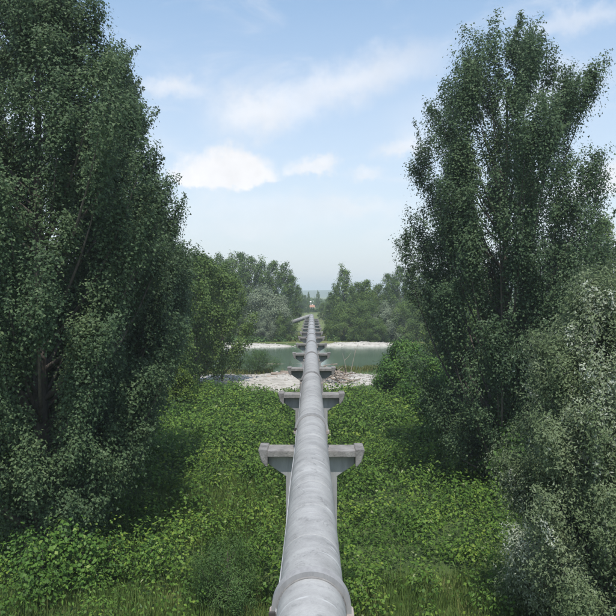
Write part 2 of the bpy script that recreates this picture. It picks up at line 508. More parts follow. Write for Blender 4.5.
# ------------------------------------------------------------------ pipeline and its piers
RP = 0.5
AX0, SLOPE = 4.55, 0.0068      # pipe axis below the camera, and its fall per metre
D1, STEP, NP = 9.6, 13.3, 13
END_Y = D1 + STEP * (NP - 1) + 2.0
def axis_z(y):
    return CAM_H - AX0 - SLOPE * y

def section_mesh(name, length, seg=40, rings=None):
    """pipe length along +Y with a rounded joint groove at both ends"""
    g = .018
    prof = [(0, RP - g), (.012, RP - .004), (.03, RP)] + [(length * k / 6, RP) for k in range(1, 6)] + [(length - .03, RP), (length - .012, RP - .004), (length, RP - g)]
    V = []
    for y, r in prof:
        for s in range(seg):
            a = 2 * math.pi * s / seg
            V.append((r * math.cos(a), y, r * math.sin(a)))
    q = []
    for i in range(len(prof) - 1):
        for s in range(seg):
            s2 = (s + 1) % seg
            q += [i * seg + s, (i + 1) * seg + s, (i + 1) * seg + s2, i * seg + s2]
    me = mesh_np(name, np.array(V), np.array(q), 4, smooth=True)
    return me

pl = thing('concrete_pipeline', 'long pale concrete pipe running straight away over the bushes and river', 'pipeline', (0, 0, 0))
tilt = -math.atan(SLOPE)
short = section_mesh('pipe_section', STEP / 8)
longm = section_mesh('pipe_section_long', STEP)
y = D1 - STEP
while y < D1 + STEP * 5 - .01:
    o = link('pipe_section', short, 'pipe' if y < D1 - STEP + .01 else None, pl, (0, y, axis_z(y)))
    o.rotation_euler = (tilt, 0, 0)
    y += STEP / 8
while y < END_Y - 3:
    L = STEP if y + STEP < END_Y else END_Y - y
    o = link('pipe_section', longm, 'pipe', pl, (0, y, axis_z(y)))
    o.rotation_euler = (tilt, 0, 0)
    o.scale = (1, L / STEP, 1)
    y += L
# far end: an elbow that turns the pipe left and down to the bank
e0 = np.array([0, END_Y - .6, axis_z(END_Y)])
pts = [e0, e0 + [0, .7, 0], e0 + [-.25, 1.2, -.05], e0 + [-.9, 1.5, -.2], e0 + [-4.9, 2.2, -1.6], e0 + [-8, 2.8, -2.8]]
link('pipe_bend', tubes('pipe_bend', [(pts, [RP * 1.02] * 6)], 24), 'pipe', pl)

def ring_mesh(name, r0, r1, y0, y1, a0, a1, n=40):
    def fn(bm):
        L = []
        for i in range(n + 1):
            a = a0 + (a1 - a0) * i / n
            L.append([bm.verts.new((r * math.cos(a), y, r * math.sin(a))) for r, y in ((r0, y0), (r1, y0), (r1, y1), (r0, y1))])
        for i in range(n):
            for k in range(4):
                bm.faces.new((L[i][k], L[i][(k + 1) % 4], L[i + 1][(k + 1) % 4], L[i + 1][k]))
        bm.faces.new(L[0])
        bm.faces.new(L[-1][::-1])
    return bm_mesh(name, fn)
collar_me = ring_mesh('collar', RP - .03, RP + .085, -.10, .10, R(-4), R(184))
mortar_me = ring_mesh('mortar', RP - .03, RP + .015, -.14, -.101, R(-4), R(184))

cap_slab = bm_mesh('cap_slab', lambda bm: box(bm, -1.52, 1.52, -.52, .52, -.20, 0), .02)
def ear(s):
    def fn(bm):
        poly = [(1.50, .06), (1.82, .06), (1.70, -.36), (1.56, -.52), (1.50, -.52)]
        prism(bm, [(s * x, z) for x, z in poly], -.55, .55)
    return bm_mesh('cap_end', fn, .02)
ears = [ear(-1), ear(1)]
shaft_me = bm_mesh('shaft', lambda bm: prism(bm, [(-1.495, -.203), (-1.495, -.50), (-.88, -.93), (-.88, -9), (.88, -9), (.88, -.93), (1.495, -.50), (1.495, -.203)], -.24, .24), .015)
saddle_me = bm_mesh('saddle', lambda bm: prism(bm, [(-.42, .003), (.42, .003), (.46, .46), (.62, .53), (.62, .62), (.40, .62), (.28, .30), (-.28, .30), (-.40, .62), (-.62, .62), (-.62, .53), (-.46, .46)], -.16, .16), .012)
clamp_me = bm_mesh('clamp', lambda bm: box(bm, -.05, .05, -.03, .03, -.05, .05), .008)
for m_, k_ in ((cap_slab, 'cap'), (ears[0], 'cap'), (ears[1], 'cap'), (shaft_me, 'concrete'), (saddle_me, 'saddle'), (clamp_me, 'steel'), (collar_me, 'concrete'), (mortar_me, 'cap')):
    m_.materials.append(M[k_])
ORD = ['first', 'second', 'third', 'fourth', 'fifth', 'sixth', 'seventh', 'eighth', 'ninth', 'tenth', 'eleventh', 'twelfth', 'thirteenth']
WHERE = ['only its saddle edges visible', 'standing fully in view in the near bushes', 'at the far edge of the bushes', 'beside the driftwood heap', 'at the near waterline',
         'in the middle of the river', 'standing in the river', 'standing in the river', 'standing in the river', 'at the far waterline', 'at the foot of the far bank', 'on the far bank', 'at the pipe bend']
for i in range(NP):
    y = D1 + STEP * i
    z = axis_z(y)
    c = link('collar', collar_me, None, pl, (0, y, z))
    link('mortar_joint', mortar_me, None, c)
    ct = z - .66
    t = thing('concrete_pier', 'T-shaped concrete pier, %s from the camera, %s' % (ORD[i], WHERE[i]), 'pier', (0, y, ct), 'piers carrying the pipeline')
    link('cap_slab', cap_slab, None, t)
    link('cap_end', ears[0], None, t)
    link('cap_end', ears[1], None, t)
    link('shaft', shaft_me, None, t)
    link('saddle', saddle_me, None, t)
# thin conduit strapped along the left flank of the pipe
cpts, cr = [], []
for k in range(0, 140):
    y = D1 - STEP + k * 1.25
    if y > END_Y - 2:
        break
    cpts.append((-RP * .985 - .012 - .010 * math.sin(y * .9), y, axis_z(y) + .06 + .02 * math.sin(y * .47)))
    cr.append(.013)
cd = thing('conduit', 'thin pale conduit running along the left flank of the concrete pipe', 'conduit', (0, 0, 0))
link('tube', tubes('conduit_tube', [(cpts, cr)], 6), 'cable', cd)
for i in range(NP):
    y = D1 + STEP * i - .35
    link('clamp', clamp_me, None, cd, (-RP - .055, y, axis_z(y) + .06))

# ------------------------------------------------------------------ trees
def bez(p0, p1, p2, s):
    s = s[:, None]
    return (1 - s) ** 2 * p0 + 2 * s * (1 - s) * p1 + s * s * p2

def tree_meshes(name, seed, H, env, limbs=50, twigs=14, leaves=180, L=.13, wr=.8, rise=1.1, trunk_r=.3, twig_len=(.8, 1.8),
                up=.9, spread=.13, leader=1.0, leaf_droop=.3, tintmean=.45, tintvar=.2, gap=0.0, inner=.25, tipbright=0.0, lean=(0, 0), plume=1.0, fine=False, plumes=0, bunch=.025, lumpy=1.0):
    """trunk with limbs that reach an uneven outline env = [(height share, radius m)...]; leaves sit along twigs on the limbs"""
    r = np.random.default_rng(seed)
    et, er = np.array([e[0] for e in env]), np.array([e[1] for e in env])
    paths = []
    zz = np.linspace(0, 1, 12)
    wob = np.cumsum(r.normal(0, .012 * H / 12, (12, 2)), axis=0) + np.outer(zz, np.array(lean))
    tp = np.column_stack([wob, zz * H * .95])
    paths.append((tp, trunk_r * (1 - zz * .93) ** .9 + .012))
    def trunk_at(z):
        s = np.clip(z / (H * .95), 0, 1)
        return np.array([np.interp(s, zz, tp[:, 0]), np.interp(s, zz, tp[:, 1]), s * H * .95])
    P, A, Nn, TT = [], [], [], []
    t0 = env[0][0]
    # uneven bulges in azimuth so the outline is not a turned profile
    ph = r.uniform(0, 6.28, 6)
    for i in range(limbs):
        u = (i + r.random()) / limbs
        t = t0 + (1 - t0) * u ** .92
        a = i * 2.39996 + r.normal(0, .35)
        Rr = np.interp(t, et, er)
        bul = 1 + lumpy * (.16 * math.sin(2 * a + ph[0] + 5 * t) + .12 * math.sin(3 * a + ph[1] - 9 * t))
        rad = Rr * bul * (1 - .42 * r.random() ** 2)
        ztip = t * H + r.normal(0, .02 * H)
        zb = max(.04 * H, ztip - rad * rise * r.uniform(.7, 1.25) - .04 * H)
        p0 = trunk_at(zb)
        c0 = trunk_at(ztip)
        p2 = np.array([c0[0] + rad * math.cos(a), c0[1] + rad * math.sin(a), ztip])
        p1 = p0 + np.array([.62 * rad * math.cos(a), .62 * rad * math.sin(a), (ztip - zb) * (.30 if up > .5 else .65)])
        s = np.linspace(0, 1, 6)
        bp = bez(p0, p1, p2, s)
        rb = trunk_r * (.42 - .25 * t) * (.35 + rad / (er.max() + .1) * .65)
        paths.append((bp, rb * (1 - s * .9) + .006))
        blen = np.linalg.norm(p2 - p0)
        k = max(4, int(twigs * (.45 + .55 * blen / (er.max() * 1.3))))
        nb_ = max(2, k // 5)
        bun = inner + (1 - inner) * r.random(nb_) ** .75
        bun[0] = .97
        ss = np.clip(bun[r.integers(0, nb_, k)] + r.normal(0, bunch, k), .05, 1.0)
        bdir = unit(r.normal(0, 1, (nb_, 3)))
        if gap:
            ss = ss[((np.sin(ss * 9 + a * 3) * .5 + .5) > gap * r.random(len(ss))) | (ss > .8)]
        base = bez(p0, p1, p2, ss)
        tan = unit(bez(p0, p1, p2, np.minimum(ss + .05, 1.05)) - bez(p0, p1, p2, ss - .05))
        dirv = unit(tan * .7 + bdir[np.argmin(np.abs(ss[:, None] - bun[None]), 1)] * .5 + r.normal(0, .4, (len(ss), 3)) + np.array([0, 0, up]))
        tl = r.uniform(*twig_len, len(ss)) * (1 + (plume - 1) * (ss > .9))
        bt = r.normal(0, .11)
        thin = np.ones(len(ss))
        if plumes and t > .25:        # long upright shoots that fray the outline
            kp = r.integers(plumes, plumes + 3)
            sp = r.uniform(.72, 1.0, kp)
            base = np.concatenate([base, bez(p0, p1, p2, sp)])
            dirv = np.concatenate([dirv, unit(r.normal(0, .22, (kp, 3)) + np.array([.28 * math.cos(a), .28 * math.sin(a), 1.0]))])
            tl = np.concatenate([tl, r.uniform(1.3, 2.9, kp) * min(1, H / 20)])
            ss = np.concatenate([ss, sp])
            thin = np.concatenate([thin, np.full(kp, .42)])
        for b, dv, l_, s_, th in zip(base, dirv, tl, ss, thin):
            n = max(6, int(leaves * l_ / twig_len[1] * r.uniform(.6, 1.2) * (.62 if th < 1 else 1)))
            w = r.random(n) ** .8
            # side twiglets
            side = r.normal(0, 1, (n, 3)) * spread * (1.15 - .75 * w)[:, None] * (min(l_ / twig_len[1], 1) + .35) * 2.0 * th
            q = b + dv * (w * l_)[:, None] + side
            P.append(q)
            outw = unit(side + dv * .4 + r.normal(0, .25, (n, 3)))
            A.append(unit(outw * .7 + r.normal(0, .6, (n, 3)) + np.array([0, 0, -leaf_droop])))
            co_ = q - np.array([tp[6, 0], tp[6, 1], 0])
            co_[:, 2] = 0
            Nn.append(unit(unit(side) * .65 + unit(co_) * .45 + np.array([0, 0, .55]) + r.normal(0, .33, (n, 3))))
            TT.append(np.clip(r.normal(tintmean + bt, tintvar, n) + tipbright * (w > .45) * (1.0 if th < 1 and t > .35 else 0.0), 0, 1))
    P, A, Nn, TT = map(np.concatenate, (P, A, Nn, TT))
    ok = P[:, 2] > .15
    P, A, Nn, TT = P[ok], A[ok], Nn[ok], TT[ok]
    LL = L * r.uniform(.65, 1.3, len(P))
    crown = leaf_mesh(name + '_crown', P, A, Nn, LL, LL * wr, TT, fine)
    trunk = tubes(name + '_trunk', paths, 6)
    return trunk, crown

def plant(name, meshes, mat, loc, label, category='tree', group=None, rz=0.0, s=1.0, sz=None, bark='bark', woody='trunk', leafy='crown'):
    t = thing(name, label, category, loc, group, rz)
    t.scale = (s, s, sz or s)
    tr, cr = meshes
    if not tr.materials:
        tr.materials.append(M[bark])
    if not cr.materials:
        cr.materials.append(M[mat])
    link(woody, tr, None, t)
    link(leafy, cr, None, t)
    return t

# --- the big trees at the sides
A_ = tree_meshes('poplar_a', 3, 25.8, [(.05, 3.0), (.12, 3.6), (.22, 4.2), (.37, 5.0), (.55, 5.8), (.72, 4.9), (.86, 3.4), (.95, 1.8), (1, .7)],
                 fine=True, plumes=2, limbs=130, twigs=22, leaves=212, L=.112, wr=.95, rise=1.25, trunk_r=.42, twig_len=(.8, 1.9), up=.9, spread=.15, plume=1.25)
plant('poplar_tree', A_, 'poplar', pix(40, 0, 30)[:2] + (0,), 'huge dark green poplar filling the left side of the photo', group='tall poplars flanking the pipeline')
B_ = tree_meshes('poplar_b', 8, 25.6, [(.08, 1.0), (.2, 1.7), (.4, 2.5), (.55, 3.2), (.7, 2.5), (.85, 1.7), (1, .5)],
                 fine=True, plumes=2, limbs=80, twigs=17, leaves=170, L=.135, wr=.95, rise=1.5, trunk_r=.28, twig_len=(.8, 1.9), up=1.0, spread=.14, plume=1.3)
plant('poplar_tree', B_, 'poplar', pix(120, 0, 38)[:2] + (0,), 'narrow upright poplar behind the right shoulder of the huge left poplar', group='tall poplars flanking the pipeline', rz=.4, s=.94)
plant('poplar_tree', B_, 'poplar', pix(-28, 0, 35)[:2] + (0,), 'poplar at the extreme left edge, its top in the upper left corner', group='tall poplars flanking the pipeline', rz=2.4, s=1.06)
Cc = tree_meshes('poplar_c', 21, 16.0, [(.30, 1.0), (.42, 1.8), (.55, 2.6), (.68, 3.2), (.82, 2.6), (.93, 1.6), (1, .6)],
                 fine=True, plumes=2, limbs=80, twigs=16, leaves=160, L=.135, wr=.95, rise=1.0, trunk_r=.22, twig_len=(.8, 1.7), up=.8, spread=.16, plume=1.4)
plant('poplar_tree', Cc, 'poplar', pix(141, 0, 43)[:2] + (0,), 'shorter poplar with wispy right edge at the right rim of the left tree mass', group='tall poplars flanking the pipeline')
plant('poplar_tree', Cc, 'poplar', pix(58, 0, 37)[:2] + (0,), 'low leafy poplar between the huge left poplar and the shrubs', group='tall poplars flanking the pipeline', rz=2.0, s=.8)
D_ = tree_meshes('poplar_d', 34, 26.0, [(.08, 2.8), (.2, 4.2), (.36, 4.9), (.5, 5.4), (.62, 5.6), (.74, 5.4), (.84, 4.8), (.93, 3.4), (1, 1.3)],
                 fine=True, plumes=3, bunch=.06, lumpy=.6, limbs=140, twigs=16, leaves=178, L=.12, wr=.95, rise=1.5, trunk_r=.36, twig_len=(.9, 2.0), up=1.1, spread=.15, gap=.6, inner=.2, plume=1.35)
plant('poplar_tree', D_, 'poplar', pix(503, 0, 40)[:2] + (0,), 'tall airy poplar on the right with sky showing through its top', group='tall poplars flanking the pipeline')
S_ = tree_meshes('silver_tree', 41, 11.6, [(.04, 2.6), (.15, 3.3), (.35, 3.6), (.6, 3.1), (.8, 2.2), (.93, 1.1), (1, .4)],
                 fine=True, plumes=1, bunch=.08, lumpy=.35, limbs=130, twigs=20, leaves=165, L=.105, wr=.5, rise=1.2, trunk_r=.2, twig_len=(.6, 1.3), up=1.0, spread=.12, leaf_droop=-.5, tintmean=.54, tintvar=.08, tipbright=.40, plume=1.3)
plant('silver_willow', S_, 'silver', pix(610, 0, 22.5)[:2] + (0,), 'grey-green silver-leaved willow in the right foreground', group=None)

# --- trees in the middle ground
Md = tree_meshes('mid_tree', 52, 15, [(.14, 2.2), (.3, 3.6), (.5, 4.0), (.7, 3.4), (.88, 2.0), (1, .6)], limbs=46, twigs=12, leaves=60, L=.24, rise=.9, trunk_r=.2, twig_len=(.8, 1.7), up=.6, spread=.2)
Me = tree_meshes('mid_tree_tall', 53, 20, [(.10, 2.0), (.3, 3.0), (.55, 3.2), (.8, 2.2), (1, .5)], limbs=50, twigs=12, leaves=60, L=.26, rise=1.3, trunk_r=.22, twig_len=(.9, 1.9), up=.9, spread=.2)
mids = [
    (222, 88, 'mid', 1.0, 'slender tree with bare trunk foot beside the gravel, right end of the left bank trees'),
    (196, 82, 'mid', 1.08, 'rounded green tree left of the slender gravel-side tree'),
    (172, 74, 'mid', 1.05, 'green tree close against the right rim of the left poplars'),
    (205, 104, 'tall', .86, 'tree behind the rounded ones on the near left bank'),
    (140, 66, 'mid', .95, 'tree half hidden behind the left poplar mass'),
    (600, 88, 'tall', 1.05, 'tree at the far right edge behind the silver willow top'),
    (560, 100, 'tall', .95, 'tree seen through the right poplar trunk gap'),
    (470, 78, 'mid', .95, 'tree behind the left foot of the tall right poplar'),
    (448, 96, 'mid', .9, 'small tree at the near river bank left of the right poplar')]
for i, (px, d, kd, s, lab) in enumerate(mids):
    plant('bank_tree', Md if kd == 'mid' else Me, 'poplar_far', pix(px, 0, d)[:2] + (0,), lab, group='trees on the near river bank', rz=i * 1.7, s=s)

# --- far bank
FP = [tree_meshes('far_poplar', 60 + k, 22, [(.05, 2.6), (.25, 3.6), (.55, 3.8), (.8, 2.7), (.93, 1.5), (1, .5)], limbs=42, twigs=10, leaves=42, L=.40, rise=1.2, trunk_r=.22, twig_len=(.9, 2.0), up=.9, spread=.28) for k in range(3)]
FW = [tree_meshes('far_willow', 70 + k, 10, [(.04, 3.2), (.2, 4.0), (.5, 4.2), (.75, 3.2), (.92, 1.7), (1, .6)], limbs=36, twigs=11, leaves=75, L=.27, wr=.6, rise=.6, trunk_r=.2, twig_len=(.7, 1.4), up=.45, spread=.28) for k in range(2)]
FWg = []
for tr, cr in FW:      # the greener willow crowns share the shape, not the leaf colour
    FWg.append((tr, cr.copy()))
FL = (FP[1][0], FP[1][1].copy())
left = [(198, 262, 188, 'L'), (208, 261, 200, 'P'), (219, 259, 196, 'P'), (230, 260, 204, 'P'), (241, 257, 198, 'P'), (252, 261, 203, 'P'), (262, 264, 197, 'P'), (273, 265, 201, 'P'),
        (284, 267, 196, 'P'), (291, 277, 205, 'P'), (236, 280, 182, 'L'), (213, 283, 180, 'P'), (185, 272, 190, 'P'), (225, 296, 175, 'P')]
right = [(344, 271, 192, 'P'), (358, 285, 200, 'P'), (366, 283, 186, 'L'), (378, 287, 205, 'L'), (388, 277, 198, 'P'), (400, 270, 194, 'P'), (412, 270, 203, 'P'), (424, 274, 197, 'P'), (437, 268, 204, 'P'), (335, 288, 215, 'P'), (450, 272, 200, 'P')]
words_l = ['yellow-green top at the left end', 'beside the yellow-green one', 'third from the left', 'in the left half', 'tallest of the row', 'right of the tallest', 'above the silvery willows, left one', 'above the silvery willows, right one', 'near the right end', 'last and lowest at the right end',
           'lime-tinted front one', 'front one behind the bank trees', 'behind the left rim of trees', 'lowest front one by the gravel']
words_r = ['bushy tall one nearest the pipe', 'lower one second from the pipe', 'lime-green front one', 'lime-green rounded one behind', 'middle one of the row', 'tallest of the row', 'right of the tallest', 'against the right poplar', 'behind the right poplar edge', 'low one in the gap by the pipe end', 'seen through the right poplar foot']
def far_row(rows, words, side):
    for i, ((px, top, d, k), w) in enumerate(zip(rows, words)):
        Hh = CAM_H + (VY - top) * d / F
        ms = FL if k == 'L' else FP[i % 3]
        plant('far_poplar', ms, 'lime' if k == 'L' else 'poplar_far', pix(px, 0, d)[:2] + (0,), 'far bank tree %s of the pipe, %s' % (side, w), group='wood on the far bank', rz=i * 1.3, s=max(.8, min(1.05, Hh / 22)), sz=Hh / 22)
far_row(left, words_l, 'left')
far_row(right, words_r, 'right')
wil = [(262, 291, 172, 0, 'tall silvery rounded willow on the far left bank', 'S'), (274, 297, 171, 1, 'silvery-green willow nearest the pipe on the far left bank', 'S'),
       (264, 317, 166, 0, 'low grey-green willow at the foot of the silvery ones', 'S'), (240, 306, 172, 1, 'green willow left of the silvery ones', 'G'), (281, 314, 168, 0, 'small willow by the bent pipe end', 'G'),
       (344, 307, 168, 0, 'dark willow right of the pipe at the far gravel tip', 'G'), (366, 303, 169, 1, 'broad green willow overhanging the far right bank', 'G'), (386, 306, 167, 0, 'grey willow in the middle of the far right bank', 'S'),
       (404, 304, 168, 1, 'round willow above the right shrub', 'G'), (424, 308, 167, 0, 'willow at the right end of the far bank', 'G'), (375, 320, 163, 1, 'low willow leaning over the water on the right', 'G'), (332, 322, 178, 1, 'low bush willow beside the far pipe piers', 'G')]
for i, (px, top, d, k, lab, kd) in enumerate(wil):
    Hh = CAM_H + (VY - top) * d / F
    ms = FW[k] if kd == 'S' else FWg[k]
    plant('far_willow', ms, 'willow' if kd == 'S' else 'poplar_far', pix(px, 0, d)[:2] + (0,), lab, group='willows on the far bank', rz=i * 2.1, s=Hh / 10 * (1.05 if Hh > 6 else 1.3), sz=Hh / 10)
# --- trees in the gap beyond the pipe end
gapt = [(299, 288, 330, 'dark tree at the left of the gap beyond the pipe end', 'P'), (305, 296, 420, 'slim dark tree in the gap behind the pipe end', 'P'), (308.5, 293, 400, 'thin pointed tree in the gap left of the roof', 'P'),
        (318, 292, 520, 'rounded tree on the skyline right of the gap centre', 'P'), (323, 304, 300, 'yellow-green bush-like tree right of the pipe end', 'L'), (329, 298, 290, 'dark tree right of the yellow-green one in the gap', 'P'), (336, 293, 320, 'tall tree closing the gap on the right', 'P'), (294, 296, 360, 'tree closing the gap on the left', 'P')]
for i, (px, top, d, lab, k) in enumerate(gapt):
    Hh = CAM_H + (VY - top) * d / F
    ms = FL if k == 'L' else FP[i % 3]
    slim = .45 if i == 2 else (.8 if i == 3 else 1.0)
    plant('far_poplar', ms, 'lime' if k == 'L' else 'poplar_far', pix(px, 0, d)[:2] + (0,), lab, group='trees beyond the pipe end', rz=i * 1.9, s=max(Hh / 22, .55) * slim, sz=Hh / 22)

# --- shrubs
Sh = tree_meshes('shrub', 80, 6.4, [(.03, 2.9), (.25, 3.5), (.5, 3.3), (.75, 2.4), (.92, 1.2), (1, .4)], limbs=60, twigs=12, leaves=60, L=.24, wr=.7, rise=.5, trunk_r=.12, twig_len=(.5, 1.2), up=.5, spread=.2, tintmean=.45)
Fe = tree_meshes('feather_shrub', 83, 2.5, [(.05, 1.0), (.3, 1.3), (.6, 1.25), (.85, .8), (1, .3)], limbs=56, twigs=9, leaves=50, L=.11, wr=.22, rise=1.2, trunk_r=.04, twig_len=(.3, .7), up=1.0, spread=.10, leaf_droop=-.4)
We = tree_meshes('broad_weed', 85, 2.2, [(.1, .5), (.4, .8), (.7, .8), (1, .3)], limbs=26, twigs=6, leaves=14, L=.16, wr=.75, rise=1.0, trunk_r=.025, twig_len=(.2, .5), up=.4, spread=.16, tintmean=.42)
shr = [
    (403, 74, .95, 'broad', 'rounded bright green shrub right of the gravel, before the water'), (428, 66, .8, 'broad', 'shrub joining the rounded one on its right'),
    (160, 66, .85, 'lime', 'yellow-green shrub at the foot of the left poplars'), (178, 72, .6, 'broad', 'low green shrub right of the yellow-green one'),
    (455, 52, .85, 'broad', 'dark shrub at the foot of the tall right poplar, left side'), (482, 46, .9, 'broad', 'shrub in deep shade below the tall right poplar'), (520, 40, .9, 'broad', 'shaded shrub between right poplar and silver willow'),
    (110, 44, .8, 'broad', 'shaded shrub under the left poplars, right one'), (60, 34, .75, 'broad', 'shaded shrub under the huge left poplar'), (10, 32, .8, 'broad', 'shaded shrub at the left edge under the poplars'),
    (612, 26, .5, 'broad', 'leafy shrub at the lower right edge under the silver willow')]
ShL = (Sh[0], Sh[1].copy())
for i, (px, d, s, mt, lab) in enumerate(shr):
    plant('shrub', ShL if mt == 'lime' else Sh, mt, pix(px, 0, d)[:2] + (0,), lab, 'shrub', 'shrubs among the ground cover', rz=i * 1.1, s=s, woody='stems', leafy='foliage')
plant('feathery_shrub', Fe, 'feather', pix(227, 0, 24.6)[:2] + (0,), 'fine-leaved feathery shrub at the bottom left of the pipe', 'shrub', woody='stems', leafy='foliage')
plant('sedge_shrub', Fe, 'feather', pix(259, 0, 99)[:2] + (0.1,), 'grey-green low willow scrub on the near gravel left of the pipe', 'shrub', woody='stems', leafy='foliage', s=1.9, sz=1.25, rz=1)
for i, (px, d, s, lab) in enumerate([(40, 25.6, 1.0, 'broad-leaved weed at the bottom left corner'), (62, 26.4, 1.15, 'tallest broad-leaved weed at the bottom left'), (80, 26.0, .95, 'broad-leaved weed right of the tallest one at bottom left'), (25, 27.2, .9, 'broad-leaved weed near the left edge in shade'),
                                     (108, 27.0, .8, 'broad-leaved weed at the edge of the grass, bottom left'), (150, 27.4, .75, 'broad-leaved weed left of the feathery shrub')]):
    plant('broad_leaved_weed', We, 'broad', pix(px, 0, d)[:2] + (0,), lab, 'weed', 'broad-leaved weeds', rz=i * 1.5, s=s, woody='stems', leafy='foliage')

# ------------------------------------------------------------------ ground cover: brambles and nettles as one mass
def open_grass(x, d):
    """1 in the middle of the grassy openings along the front, 0 outside them"""
    g = 0 * x
    for cx, cy, rx, ry in ((4.2, 24.6, 2.6, 1.9), (-7.4, 24.4, 3.0, 1.7), (-2.6, 23.6, 2.4, 1.5), (9.5, 23.4, 2.0, 1.2)):
        g = np.maximum(g, np.exp(-((x - cx) / rx) ** 2 - ((d - cy) / ry) ** 2))
    return g
def ground_cover():
    r = np.random.default_rng(5)
    n0 = 17500
    d = np.sqrt(r.uniform(22.3 ** 2, 80 ** 2, n0))
    x = r.uniform(-1, 1, n0) * (.50 * d + 3.5)
    keep = d < 74 + 4.0 * wave(x, x * 0, 17, 2) + 1.5 * wave(x, x * 0, 5, 3) + np.where(x < -9, 6, 0) + np.where(x > 7, 3, 0)
    keep &= ~((open_grass(x, d) > .58 + .40 * wave(x, d, 2.2, 8)) | (d < 22.4))
    # thinner patch of grass left of the near pier
    patch = np.exp(-(((x + 5.0) / 2.6) ** 2 + ((d - 36) / 3.0) ** 2))
    keep &= r.random(n0) > patch * .75
    keep &= r.random(n0) < np.clip(.30 + .0115 * (60 - d), .30, .72)
    x, d = x[keep], d[keep]
    n = len(x)
    hb = 1.15 + .5 * wave(x, d, 14, 4) + .6 * wave(x, d, 4.2, 5)
    rad = (.30 + .55 * r.random(n) ** 1.5) * (.75 + d / 105)
    top = np.clip(hb + r.normal(0, .42, n) + .6 * (rad - .5), .25, 3.0)
    species = wave(x, d, 9, 6) + .5 * wave(x, d, 3, 7)
    k = (r.uniform(56, 82, n) * np.clip(rad, .35, 1.1) * np.clip(.75 + .25 * top, .7, 1.4)).astype(int)
    idx = np.repeat(np.arange(n), k)
    m = len(idx)
    # points on the upper part of each clump
    ph = r.uniform(0, 2 * math.pi, m)
    cz = r.uniform(-.1, 1, m)
    sz = np.sqrt(np.maximum(0, 1 - cz ** 2))
    nrm = np.stack([sz * np.cos(ph), sz * np.sin(ph), cz], -1)
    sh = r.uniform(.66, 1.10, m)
    # each clump is notched into leaning shoots
    lob = 1 + .30 * np.sin(ph * 5 + idx * 1.7) * sz + .16 * np.sin(ph * 3 + cz * 9 + idx)
    P = np.stack([x[idx], d[idx], top[idx] * .50], -1) + nrm * (sh * lob)[:, None] * np.stack([rad[idx], rad[idx], np.maximum(.52 * top[idx], .25) + .10], -1)
    ax = unit(nrm * np.array([1, 1, .25]) + r.normal(0, .5, (m, 3)) + np.array([0, 0, -.25]))
    nn = unit(nrm * 1.0 + np.array([0, 0, .45]) + r.normal(0, .36, (m, 3)))
    L = .15 * (P[:, 1] / 30) ** .62 * r.uniform(.6, 1.4, m)
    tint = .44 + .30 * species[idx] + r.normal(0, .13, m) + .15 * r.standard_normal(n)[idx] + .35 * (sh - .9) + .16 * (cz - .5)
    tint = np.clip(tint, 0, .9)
    tint[r.random(m) < .006] = 1.0
    ok = P[:, 2] > .05
    narrow = (wave(x, d, 5, 21) + .8 * r.standard_normal(n) * .5 > .18)[idx]      # nettles among the brambles
    wr = np.where(narrow, .36, .78)
    L = L * np.where(narrow, 1.25, 1.0)
    tint = np.where(narrow & (tint < .95), tint - .10, tint)
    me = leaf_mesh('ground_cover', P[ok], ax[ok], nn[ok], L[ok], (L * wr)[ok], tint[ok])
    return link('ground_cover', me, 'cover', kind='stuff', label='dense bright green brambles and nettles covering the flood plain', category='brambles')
ground_cover()

def blades(name, mat, x, y, z, h, w, tint, label, category, seed):
    r = np.random.default_rng(seed)
    n = len(x)
    a = r.uniform(0, 2 * math.pi, n)
    leanv = np.stack([np.cos(a), np.sin(a), np.zeros(n)], -1) * r.uniform(.05, .5, n)[:, None]
    b = np.stack([-np.sin(a), np.cos(a), np.zeros(n)], -1)
    p0 = np.stack([x, y, z], -1)
    p1 = p0 + (leanv * .35 + np.array([0, 0, .6])) * h[:, None]
    p2 = p0 + (leanv + np.array([0, 0, .98])) * h[:, None]
    v = np.empty((n, 5, 3))
    v[:, 0], v[:, 1] = p0 - b * w[:, None] * .5, p0 + b * w[:, None] * .5
    v[:, 2], v[:, 3] = p1 + b * w[:, None] * .4, p1 - b * w[:, None] * .4
    v[:, 4] = p2
    q = (np.arange(n)[:, None] * 5 + np.array([0, 1, 2, 3, 2, 4, 3, 2])[None, :4]).reshape(-1)
    t = np.arange(n)[:, None] * 5 + np.array([3, 2, 4])[None]
    # write as triangles
    tri = np.concatenate([np.arange(n)[:, None] * 5 + np.array([0, 1, 2])[None], np.arange(n)[:, None] * 5 + np.array([0, 2, 3])[None], t], 1).reshape(-1)
    me = mesh_np(name, v.reshape(-1, 3), tri, 3, np.repeat(np.clip(tint, 0, 1), 3))
    return link(name, me, mat, kind='stuff', label=label, category=category)

r = np.random.default_rng(77)
# foreground grass
n = 60000
gy = r.uniform(21.5, 27.4, n)
gx = r.uniform(-1, 1, n) * (.5 * gy + 2)
kp = (open_grass(gx, gy) > .03 + .05 * wave(gx, gy, 2.2, 8)) & (r.random(n) < .62 + .4 * wave(gx, gy, 1.4, 12))
gx, gy = gx[kp], gy[kp]
blades('grass', 'grass', gx, gy, land_z(gx, gy), r.uniform(.25, .85, len(gx)) * (1 + .4 * wave(gx, gy, 2.5, 13)), r.uniform(.012, .03, len(gx)), r.normal(.22, .2, len(gx)) + .3 * wave(gx, gy, 3, 14), 'rough mixed green and straw grass along the bottom edge', 'grass', 1)
